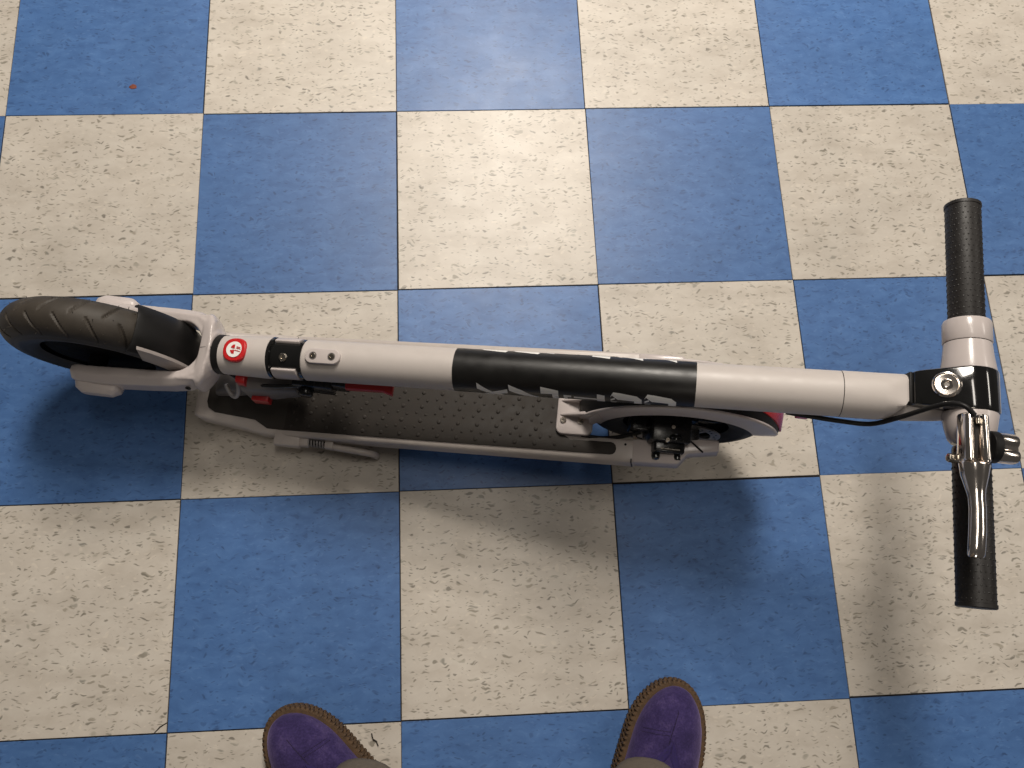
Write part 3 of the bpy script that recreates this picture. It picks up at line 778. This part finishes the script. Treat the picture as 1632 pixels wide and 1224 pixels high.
mb = MB(); mb.prism(mat_outline(), -0.002, 0.0022, MD)
mat_ = mb.build("deck_mat", M['mat'], root, bevel=0.0006, bang=50)
mb = MB()
def stud(x, y, r, h):
    n = 8
    mb.loft([[(x + r * cos(2 * pi * k / n), y + r * sin(2 * pi * k / n), 0.0020) for k in range(n)], [(x + r * .85 * cos(2 * pi * k / n), y + r * .85 * sin(2 * pi * k / n), 0.0022 + h * 0.55) for k in range(n)], [(x + r * .45 * cos(2 * pi * k / n), y + r * .45 * sin(2 * pi * k / n), 0.0022 + h * 0.75) for k in range(n)]], MD, cap0=False)
for i in range(-5, 17):
    for j in range(-3, 4):
        x = i * 0.0265 - 0.013 * (0) ; y = j * 0.0195
        if x < 0.235 and x > -0.14: stud(x, y, 0.0031, 0.0016)
        for q in (0, 1):
            xx = x + 0.0066 + q * 0.01325; yy = y + 0.00975 + (0.0012 if q else -0.0012)
            if -0.14 < xx < 0.235 and abs(yy) < 0.062: stud(xx, yy, 0.0021, 0.0012)
for i in range(9, 12):
    for sg in (-1, 1): stud(i * 0.0265, sg * 0.0575, 0.0026, 0.0012)
st = mb.build("mat_studs", M['mat'], mat_, sharp=70); st["kind"] = "stuff"
# nose of the deck, tapering and rising towards the fork
def nose_loop(x, hw_, zt, th, r=0.006):
    return [(x, y, z) for y, z in rrect(-hw_, hw_, zt - th, zt, r, 4)]
n0 = MD @ V((-0.147, 0, 0))
mb = MB(); mb.loft([nose_loop(n0.x - 0.0005, 0.0733, n0.z - 0.0006, 0.034), nose_loop(-0.088, 0.0730, 0.0345, 0.0330), nose_loop(-0.112, 0.0690, 0.0385, 0.0355), nose_loop(-0.150, 0.0650, 0.0455, 0.0400), nose_loop(-0.170, 0.0630, 0.0490, 0.0410), nose_loop(-0.1765, 0.0600, 0.0480, 0.0370)])
mb.build("deck_nose", M['deck_white'], root, sharp=38)
mb = MB()
nm = [(-0.0500, 0.0655, 0.0391), (-0.0600, 0.0655, 0.0372), (-0.078, 0.0655, 0.0360), (-0.088, 0.0600, 0.0368), (-0.096, 0.0555, 0.0382), (-0.150, 0.0530, 0.0478), (-0.159, 0.0480, 0.0494), (-0.162, 0.0400, 0.0498)]
mb.loft([[(x, -h, z - 0.004), (x, -h, z), (x, h, z), (x, h, z - 0.004)] for x, h, z in nm])
mb.build("nose_mat", M['mat'], root, bevel=0.0006)

# --- rear stays that hold the wheel
for sg, yy in ((1, -1), (-1, 1)):
    mb = MB()
    poly = [(0.338, 0.0425), (0.338, 0.0725), (0.396, 0.0715), (0.4075, 0.0570), (0.446, 0.0515), (0.446, 0.0370), (0.400, 0.0370), (0.370, 0.0425)]
    mb.prism([(x, yy * y) for x, y in poly], -0.034, 0.0008, MD)
    s_ = mb.build("wheel_stay", M['white_gloss'], root, bevel=0.003, bseg=3, bang=40)
    mb = MB(); mb.lathe([(0, 0.0001), (0, 0.0075), (0.008, 0.0075), (0.0095, 0.006), (0.0095, 0.0001)], frame((RWc.x, yy * 0.0520, RWc.z), (0, yy, 0), (0, 0, 1)), 6); mb.build("axle_nut", M['steel'], s_, bevel=0.0004)
mb = MB(); mb.tube([MD @ V(p) for p in ((0.408, -0.0390, 0.0020), (0.4265, -0.0545, 0.0016))], 0.0012, seg=8); mb.build("stay_slot", M['black_matt'], root)
mb = MB(); mb.box(0.3372, 0.3388, -0.0742, -0.0690, -0.030, 0.0012, MD); mb.build("deck_seam", M['black_matt'], deck)
screw("screw", MD @ Matrix.Translation((0.3295, -0.0510, 0.0)), 0.0016, deck, M['black_matt'], 0.0006)

# --- rear fender with its mounting bracket and tail light
def rf(t):
    k0 = 1.0 if t < 0.9 else 1.0 - (t - 0.9) * 3.0
    outer = []; inner = []
    for k in range(-8, 9):
        q = k / 8; y = 0.0285 * q * k0; r = 0.1335 - 0.0055 * abs(q) ** 3
        outer.append((r, y)); inner.append((r - 0.0025, y * 0.92))
    return outer + inner[::-1]
rfend = MB().loft(arc_shell(RWc, 170, 3, 44, rf)).build("rear_fender", M['black_matt'], root, bevel=0.0005, sharp=40)
def rpanel(t):
    k0 = 1.0 if t < 0.9 else 1.0 - (t - 0.9) * 2.0
    dr = 0.030 if t < 0.94 else 0.030 - (t - 0.94) * 0.18
    return dr, k0
for sg in (-1, 1):
    lo = []
    for k in range(41):
        t = k / 40; a = rad(176 - 168 * t); dr, k0 = rpanel(t)
        y0, y1 = sg * 0.0270 * k0, sg * 0.0312 * k0
        lo.append([(RWc.x + r * cos(a), RWc.y + y, RWc.z + r * sin(a)) for r, y in ((0.1290, y0), (0.1300, y1 - sg * 0.0016), (0.1280, y1), (0.1290 - dr, y1 + sg * 0.0012), (0.1290 - dr, y0))])
    p = MB().loft(lo).build("fender_panel", M['white_plastic'], rfend, bevel=0.0006, sharp=35)
tl_ = []
for k in range(13):
    t = k / 12; a = rad(72 - 61 * t); h = 0.012 + 0.0125 * min(1, t * 1.2)
    if t > 0.85: h *= 1 - (t - 0.85) * 1.2
    tl_.append([(RWc.x + r * cos(a), RWc.y + y, RWc.z + r * sin(a)) for r, y in ((0.131, -h), (0.1352 - 0.0028 * (h / 0.0285) ** 2, -h), (0.1362, 0), (0.1352 - 0.0028 * (h / 0.0285) ** 2, h), (0.131, h))])
tlo = MB().loft(tl_).build("tail_light", M['red_plastic'], rfend, bevel=0.0004)
# bracket plate with two gussets
mb = MB()
bpoly = rrect(0.2385, 0.2860, -0.0445, 0.0405, 0.009, 5)
mb.loft([[(x, y, 0.0015) for x, y in bpoly], [(x, y, 0.0065) for x, y in bpoly], [(0.2623 + (x - 0.2623) * 0.95, y * 0.97 - 0.00005, 0.0080) for x, y in bpoly]], MD)
for y in (-0.019, 0.000, 0.017):
    mb.loft([[(0.2430, y - 0.0012, 0.006), (0.2430, y + 0.0012, 0.006), (0.2430, y + 0.0012, 0.0085), (0.2430, y - 0.0012, 0.0085)], [(0.2900, y - 0.0035, 0.006), (0.2900, y + 0.0035, 0.006), (0.2900, y + 0.0025, 0.034), (0.2900, y - 0.0025, 0.034)]], MD)
mb.loft([[(0.282, -0.0310, 0.004), (0.282, 0.0330, 0.004), (0.282, 0.0300, 0.026), (0.282, -0.0270, 0.026)], [(0.300, -0.0260, 0.016), (0.300, 0.0340, 0.016), (0.296, 0.0300, 0.050), (0.296, -0.0235, 0.050)]], MD)
brk = mb.build("fender_bracket", M['white_plastic'], rfend, bevel=0.0014, sharp=35)
for x, y in ((0.2478, -0.0265), (0.2705, -0.0265), (0.2478, 0.027), (0.2705, 0.027)):
    screw("screw", MD @ Matrix.Translation((x, y, 0.0078)), 0.0042, rfend, M['steel'], 0.002)

# --- brake disc and caliper
mb = MB()
nseg = 72; loops_o = []
mrot = Matrix.Translation((RWc.x, -0.0245, RWc.z)) @ MY
mb.lathe([(-0.0009, 0.0460), (-0.0009, 0.0585), (0.0009, 0.0585), (0.0009, 0.0460), (-0.0009, 0.0460)], mrot, 72, cap0=False, cap1=False)
for k in range(6):
    a = 2 * pi * k / 6 + 0.2
    mb.loft([[(y, r * cos(a + da) - w * sin(a + da), r * sin(a + da) + w * cos(a + da)) for w, y in ((-0.003, -0.0008), (0.003, -0.0008), (0.003, 0.0008), (-0.003, 0.0008))] for r, da in ((0.016, 0.35), (0.030, 0.15), (0.047, 0.0))], mrot)
mb.lathe([(-0.001, 0.010), (-0.001, 0.0225), (0.001, 0.0225), (0.001, 0.010)], mrot, 32)
rotor = mb.build("brake_disc", M['rotor'], rw, sharp=30)
rotor.parent = root
mb = MB()
for k in range(30):     # drilled holes of the disc, as dark plugs
    a = 2 * pi * k / 30; r = 0.0505 + 0.0032 * (k % 2)
    mb.lathe([(-0.0012, 0.0014), (0.0012, 0.0014)], mrot @ Matrix.Translation((0, r * cos(a), r * sin(a))), 8)
hd = mb.build("disc_holes", M['black_matt'], rotor); hd["kind"] = "stuff"
mb = MB()
c0 = V((0.451, -0.030, 0.140))
def cbox(x0, x1, l0, l1, z0, z1): mb.box(x0, x1, -l1, -l0, z0, z1)
cbox(0.432, 0.482, 0.012, 0.048, 0.112, 0.178)
cbox(0.438, 0.477, 0.040, 0.060, 0.137, 0.168)
cbox(0.480, 0.496, 0.018, 0.040, 0.120, 0.162)
cbox(0.408, 0.436, 0.014, 0.034, 0.132, 0.160)
cal = mb.build("brake_caliper", M['black_metal'], root, bevel=0.003, bseg=3)
for x, l, z in ((0.4440, 0.0590, 0.1500), (0.4710, 0.0585, 0.1520)):
    mb = MB(); mb.lathe([(-0.004, 0.0052), (0.005, 0.0056), (0.0085, 0.0044), (0.0095, 0.001)], frame((x, -l, z), (0, -1, 0.2), (0, 0, 1)), 18); mb.build("caliper_knob", M['black_gloss'], cal)
mb = MB(); mb.tube([(0.462 + 0.0068 * cos(t_ * 0.6), -(0.040 + t_ * 0.00012), 0.178 + 0.0055 * sin(t_ * 0.6) + t_ * 0.0002) for t_ in range(0, 44)], 0.0010, seg=6); mb.build("caliper_spring", M['black_gloss'], cal)
mb = MB(); mb.tube([(0.446, -0.0560, 0.1690), (0.4700, -0.0560, 0.1690)], 0.0011, seg=8); mb.build("caliper_pin", M['steel'], cal)
for x, l, z in ((0.452, 0.0470, 0.1782), (0.458, 0.0300, 0.1785)): screw("caliper_bolt", frame((x, -l, z), (1, 0, 0), (0, 0, 1)), 0.0030, cal, M['steel'])
screw("screw", frame((0.417, -0.0400, 0.1440), (1, 0, 0), (0, -1, 0.5)), 0.0032, cal, M['steel'])
mb = MB(); mb.tube(spline([(0.350, -0.043, 0.130), (0.376, -0.044, 0.130), (0.400, -0.041, 0.138), (0.424, -0.034, 0.146)], 6), 0.0026, seg=8); mb.build("caliper_cable", M['black_matt'], root)

# --- kickstand folded along the near side of the deck
KZ = 0.029
mb = MB(); mb.loft([[(-0.066, y, z) for y, z in rrect(-0.0865, -0.056, KZ - 0.012, KZ + 0.006, 0.003, 2)], [(-0.030, y, z) for y, z in rrect(-0.0865, -0.056, KZ - 0.011, KZ + 0.008, 0.003, 2)]])
mb.loft([[(-0.031, y, z) for y, z in rrect(-0.0845, -0.066, KZ - 0.008, KZ + 0.006, 0.003, 2)], [(-0.018, y, z) for y, z in rrect(-0.0845, -0.066, KZ - 0.008, KZ + 0.007, 0.003, 2)]])
kst = mb.build("kickstand", M['deck_white'], root, bevel=0.001)
mb = MB(); mb.tube([(-0.019 + 0.024 * t_ / 100, -0.0775 + 0.0056 * cos(t_ * 2 * pi * 6 / 100), KZ + 0.001 + 0.0056 * sin(t_ * 2 * pi * 6 / 100)) for t_ in range(101)], 0.0013, seg=6); mb.build("spring", M['alu'], kst)
mb = MB(); mb.lathe([(0, 0.0036), (0.026, 0.0036)], frame((-0.020, -0.0775, KZ + 0.001), (1, 0, 0), (0, 0, 1)), 12); mb.build("spring_core", M['black_matt'], kst)
mb = MB()
mb.loft([[(0.005, y, z) for y, z in rrect(-0.0840, -0.064, KZ - 0.008, KZ + 0.007, 0.003, 2)], [(0.0165, y, z) for y, z in rrect(-0.0845, -0.064, KZ - 0.008, KZ + 0.008, 0.003, 2)]])
P = spline([(0.016, -0.0800, KZ), (0.040, -0.0815, KZ + 0.001), (0.062, -0.0825, KZ - 0.001), (0.073, -0.0825, KZ - 0.010), (0.075, -0.0825, 0.004)], 5)
mb.tube(P, 0.0048, seg=12)
leg = mb.build("kickstand_leg", M['deck_white'], kst, bevel=0.0006)

# ------------------------------------------------------------------ the person whose shoes and trouser cuffs show at the bottom edge
person = empty("person", (0.13, -0.42, 0.0))
tag(person, "standing person in grey trousers and purple suede clogs with brown crepe soles", "person")
PL = V((-0.13, 0.42, 0.0))

def shoe(toe, yaw, sgn):
    """toe: point of the sole; yaw about Z, 0 = pointing to +Y; sgn +1 = inner side is +X"""
    mt = Matrix.Translation(PL + V(toe)) @ Matrix.Rotation(yaw, 4, 'Z')
    L = 0.285
    def half(t, s):      # half width at distance t behind the toe; s = side
        inner = (s == sgn)
        w = 0.056 if not inner else 0.052
        ln = 0.105 if not inner else 0.085
        a = max(0, 1 - (1 - min(t, ln) / ln) ** 2.15) ** 0.5 * w
        if t > 0.15: a *= 1 - 0.22 * min(1, (t - 0.15) / 0.08)
        if t > 0.235: a *= sqrt(max(0, 1 - ((t - 0.235) / 0.0501) ** 2))
        return a
    def outline(off, n=150):
        pts = []
        for s in (1, -1):
            ts = [L * (0.5 - 0.5 * cos(pi * k / n)) for k in range(n + 1)]
            seq = [(s * half(t, s), -t) for t in ts]
            pts += seq if s == 1 else seq[::-1][1:-1]
        if off:
            m_ = len(pts); out = []
            for i in range(m_):
                a, b_ = V((*pts[i - 1], 0)), V((*pts[(i + 1) % m_], 0)); d = (b_ - a)
                if d.length < 1e-9: out.append(pts[i]); continue
                d.normalize(); nn = V((-d.y, d.x, 0))
                out.append((pts[i][0] + nn.x * off, pts[i][1] + nn.y * off))
            return out
        return pts
    # sole: evenly resampled outline with ribbed edge
    base = outline(0); cum = [0]
    for i in range(len(base)):
        q = base[(i + 1) % len(base)]; cum.append(cum[-1] + sqrt((q[0] - base[i][0]) ** 2 + (q[1] - base[i][1]) ** 2))
    tot = cum[-1]; K = 600; ring = []; j = 0
    for k in range(K):
        dd = tot * k / K
        while cum[j + 1] < dd: j += 1
        f_ = (dd - cum[j]) / max(1e-9, cum[j + 1] - cum[j]); p, q = base[j], base[(j + 1) % len(base)]
        ring.append((p[0] + (q[0] - p[0]) * f_, p[1] + (q[1] - p[1]) * f_))
    nr = [];
    for k in range(K):
        a, b_ = ring[k - 2], ring[(k + 2) % K]; d = V((b_[0] - a[0], b_[1] - a[1], 0)); d.normalize(); nr.append((-d.y, d.x))
    # nr points inward (outline runs clockwise seen from the toe); make it outward
    cxm = sum(p[0] for p in ring) / K; cym = sum(p[1] for p in ring) / K
    nr = [(-a, -b_) if (a * (p[0] - cxm) + b_ * (p[1] - cym)) < 0 else (a, b_) for (a, b_), p in zip(nr, ring)]
    rnd = random.Random(11 + sgn)
    ribs = int(tot / 0.0066)
    def ro(k, amp, phs): 
        ph = (k * ribs / K + phs) % 1.0
        return amp * (1 if ph < 0.58 else -0.9)
    mb = MB(); loops = []
    for z, off, amp, phs in ((0.0, -0.003, 0.0, 0), (0.001, 0.0, 0.0012, 0), (0.010, 0.0005, 0.0014, 0), (0.0105, 0.0005, 0.0014, 0.45), (0.020, 0.0, 0.0014, 0.45), (0.0205, -0.0005, 0.0013, 0), (0.0285, -0.0015, 0.0011, 0), (0.0300, -0.0035, 0.0004, 0)):
        loops.append([(p[0] + q[0] * (off + ro(k, amp, phs)), p[1] + q[1] * (off + ro(k, amp, phs)), z) for k, (p, q) in enumerate(zip(ring, nr))])
    mb.loft(loops, mt)
    sole_ = mb
    def H(t):
        t = max(0.0, t)
        if t < 0.055: return 0.031 + 0.033 * sqrt(max(0, 1 - (1 - t / 0.055) ** 2))
        if t < 0.20: 
            u = (t - 0.055) / 0.145; return 0.064 + 0.034 * (u * u * (3 - 2 * u))
        return 0.098
    INS = 0.0078
    off = [(p[0] - q[0] * INS, p[1] - q[1] * INS) for p, q in zip(ring, nr)]
    prof_ = {}
    for s_ in (1, -1):
        bins = [0.0] * 286
        for x, y in off:
            b_ = int(round(-y * 1000))
            if 0 <= b_ < 286 and x * s_ > 0: bins[b_] = max(bins[b_], x * s_)
        kn = [(b_ / 1000, v_) for b_, v_ in enumerate(bins) if v_ > 0]
        prof_[s_] = [(INS, 0.0)] + [q for q in kn if q[0] > INS + 0.0012] 
    def wid(tt, s_):
        pr = prof_[s_]
        if tt <= INS: return 0.0
        first = pr[1]
        if tt < first[0]: return first[1] * sqrt((tt - INS) / (first[0] - INS))
        for a_, b_ in zip(pr[1:], pr[2:]):
            if tt <= b_[0]: return a_[1] + (b_[1] - a_[1]) * (tt - a_[0]) / (b_[0] - a_[0])
        return 0.0
    def surf(u, t, lift=0.0):
        """u in -1..1 across, t along from the toe tip of the upper"""
        tt = INS + t * (L - 2 * INS) / L
        s = 1 if u >= 0 else -1
        w = wid(tt, s)
        h = H(t); au = abs(u)
        z = 0.029 + (h - 0.029) * (max(0, 1 - au ** 2.5)) ** 0.55
        p = V((s * w * au, -tt, z))
        p.z += 0.0012 * noise.noise(V((p.x * 38, p.y * 38, 3.0 + sgn))) * 1.5
        if lift: p.z += lift
        return p
    mb = MB(); g = []; nu, nt_ = 44, 70
    for j in range(nt_ + 1):
        t = L * (1 - cos(pi * 0.5 * j / nt_)) * 0.86
        for i in range(nu + 1):
            g.append(tuple(surf(-cos(pi * i / nu), t)))
    fs = [(j * (nu + 1) + i, j * (nu + 1) + i + 1, (j + 1) * (nu + 1) + i + 1, (j + 1) * (nu + 1) + i) for j in range(nt_) for i in range(nu)]
    mb.add(g, fs, mt)
    up = mb.build("shoe", M['suede'], person, sharp=80)
    sole_.build("sole", M['crepe'], up, sharp=35)
    # elastic gusset: a V-shaped insert in front of the cuff
    mb = MB(); g = []
    na, nb = 18, 6
    for side in (-1, 1):
        g = []
        for a in range(na + 1):
            for b_ in range(nb + 1):
                f_ = a / na; v_ = b_ / nb
                u = side * (0.02 + 0.62 * f_); t = 0.069 + 0.058 * f_ ** 1.1 * (1.0 if side != sgn else 0.9) + 0.020 * v_
                g.append(tuple(surf(u, t, 0.0014 if 0.02 < v_ < 0.98 else 0.0002)))
        fs = [(a * (nb + 1) + b_, a * (nb + 1) + b_ + 1, (a + 1) * (nb + 1) + b_ + 1, (a + 1) * (nb + 1) + b_) for a in range(na) for b_ in range(nb)]
        mb.add(g, fs, mt)
    mb.build("elastic_gusset", M['gusset'], up, sharp=60)
    # rows of stitching on the vamp
    mb = MB()
    def stitch(u0, t0, u1, t1, n):
        for k in range(n):
            a = surf(u0 + (u1 - u0) * (k + 0.1) / n, t0 + (t1 - t0) * (k + 0.1) / n, 0.0002); b_ = surf(u0 + (u1 - u0) * (k + 0.7) / n, t0 + (t1 - t0) * (k + 0.7) / n, 0.0002)
            mb.tube([a, b_], 0.00042, mt, seg=5)
    s2 = sgn
    for off in (0, 0.0045):
        stitch(0.06 * s2, 0.030 + off * 0.2, 0.10 * s2 + off * 12 * s2 * 0.3, 0.090, 22)
    for off in (0.0, 0.005):
        stitch(0.12 * s2, 0.058 + off, 0.86 * s2, 0.066 + off, 18)
    so = mb.build("stitching", M['thread'], up); so["kind"] = "stuff"
    return mt
mL = shoe((-0.163, -0.2860, 0), rad(42), 1)
mR = shoe((0.374, -0.2695, 0), rad(-22), -1)

# trousers: one closed surface, two legs up to the waist
def leg_rings(sgn):
    mt = mL if sgn < 0 else mR
    an = mt @ V((0, -0.1455, 0)) + V((0.029, 0.006, 0) if sgn < 0 else (-0.020, 0.001, 0))
    hip = PL + V((0.125 + sgn * 0.085, -0.44, 0))
    out = []
    for z, r, k in ((0.088, 0.0530, 0.0), (0.091, 0.0560, 0.0), (0.120, 0.0570, 0.03), (0.20, 0.062, 0.15), (0.32, 0.066, 0.35), (0.48, 0.070, 0.6), (0.62, 0.080, 0.82), (0.76, 0.090, 1.0)):
        c = V((an.x + (hip.x - an.x) * k, an.y + (hip.y - an.y) * k, z))
        ring = []
        for q in range(36):
            a = 2 * pi * q / 36
            w = r * (1 + 0.025 * sin(3 * a + z * 20) + 0.02 * sin(5 * a - z * 31)) if z < 0.7 else r
            front = 0.010 * max(0, sin(a)) if z < 0.10 else 0
            ring.append((c.x + w * 0.92 * cos(a), c.y + w * 1.05 * sin(a), z + (0.012 * max(0, sin(a)) if z < 0.1 else 0) - 0.0))
        out.append(ring)
    return out
tr = MB()
for sgn in (-1, 1):
    rings = leg_rings(sgn)
    inner = [[(x + (rings[0][18][0] + rings[0][0][0]) / 2 * 0 + 0, y, z) for x, y, z in rings[0]]]
    c0x = sum(p[0] for p in rings[0]) / 36; c0y = sum(p[1] for p in rings[0]) / 36
    hem_in = [(c0x + (p[0] - c0x) * 0.93, c0y + (p[1] - c0y) * 0.93, p[2] + 0.02) for p in rings[0]]
    tr.loft([hem_in] + rings, cap0=True, cap1=True)
hipc = PL + V((0.125, -0.44, 0))
tr.loft([[(hipc.x + a_ * cos(2 * pi * q / 48), hipc.y + b_ * sin(2 * pi * q / 48), z) for q in range(48)] for z, a_, b_ in ((0.70, 0.150, 0.085), (0.76, 0.178, 0.100), (0.84, 0.182, 0.105), (0.92, 0.172, 0.098), (0.97, 0.165, 0.094))])
tro = tr.build("trousers", M['trouser'], person, sharp=60)
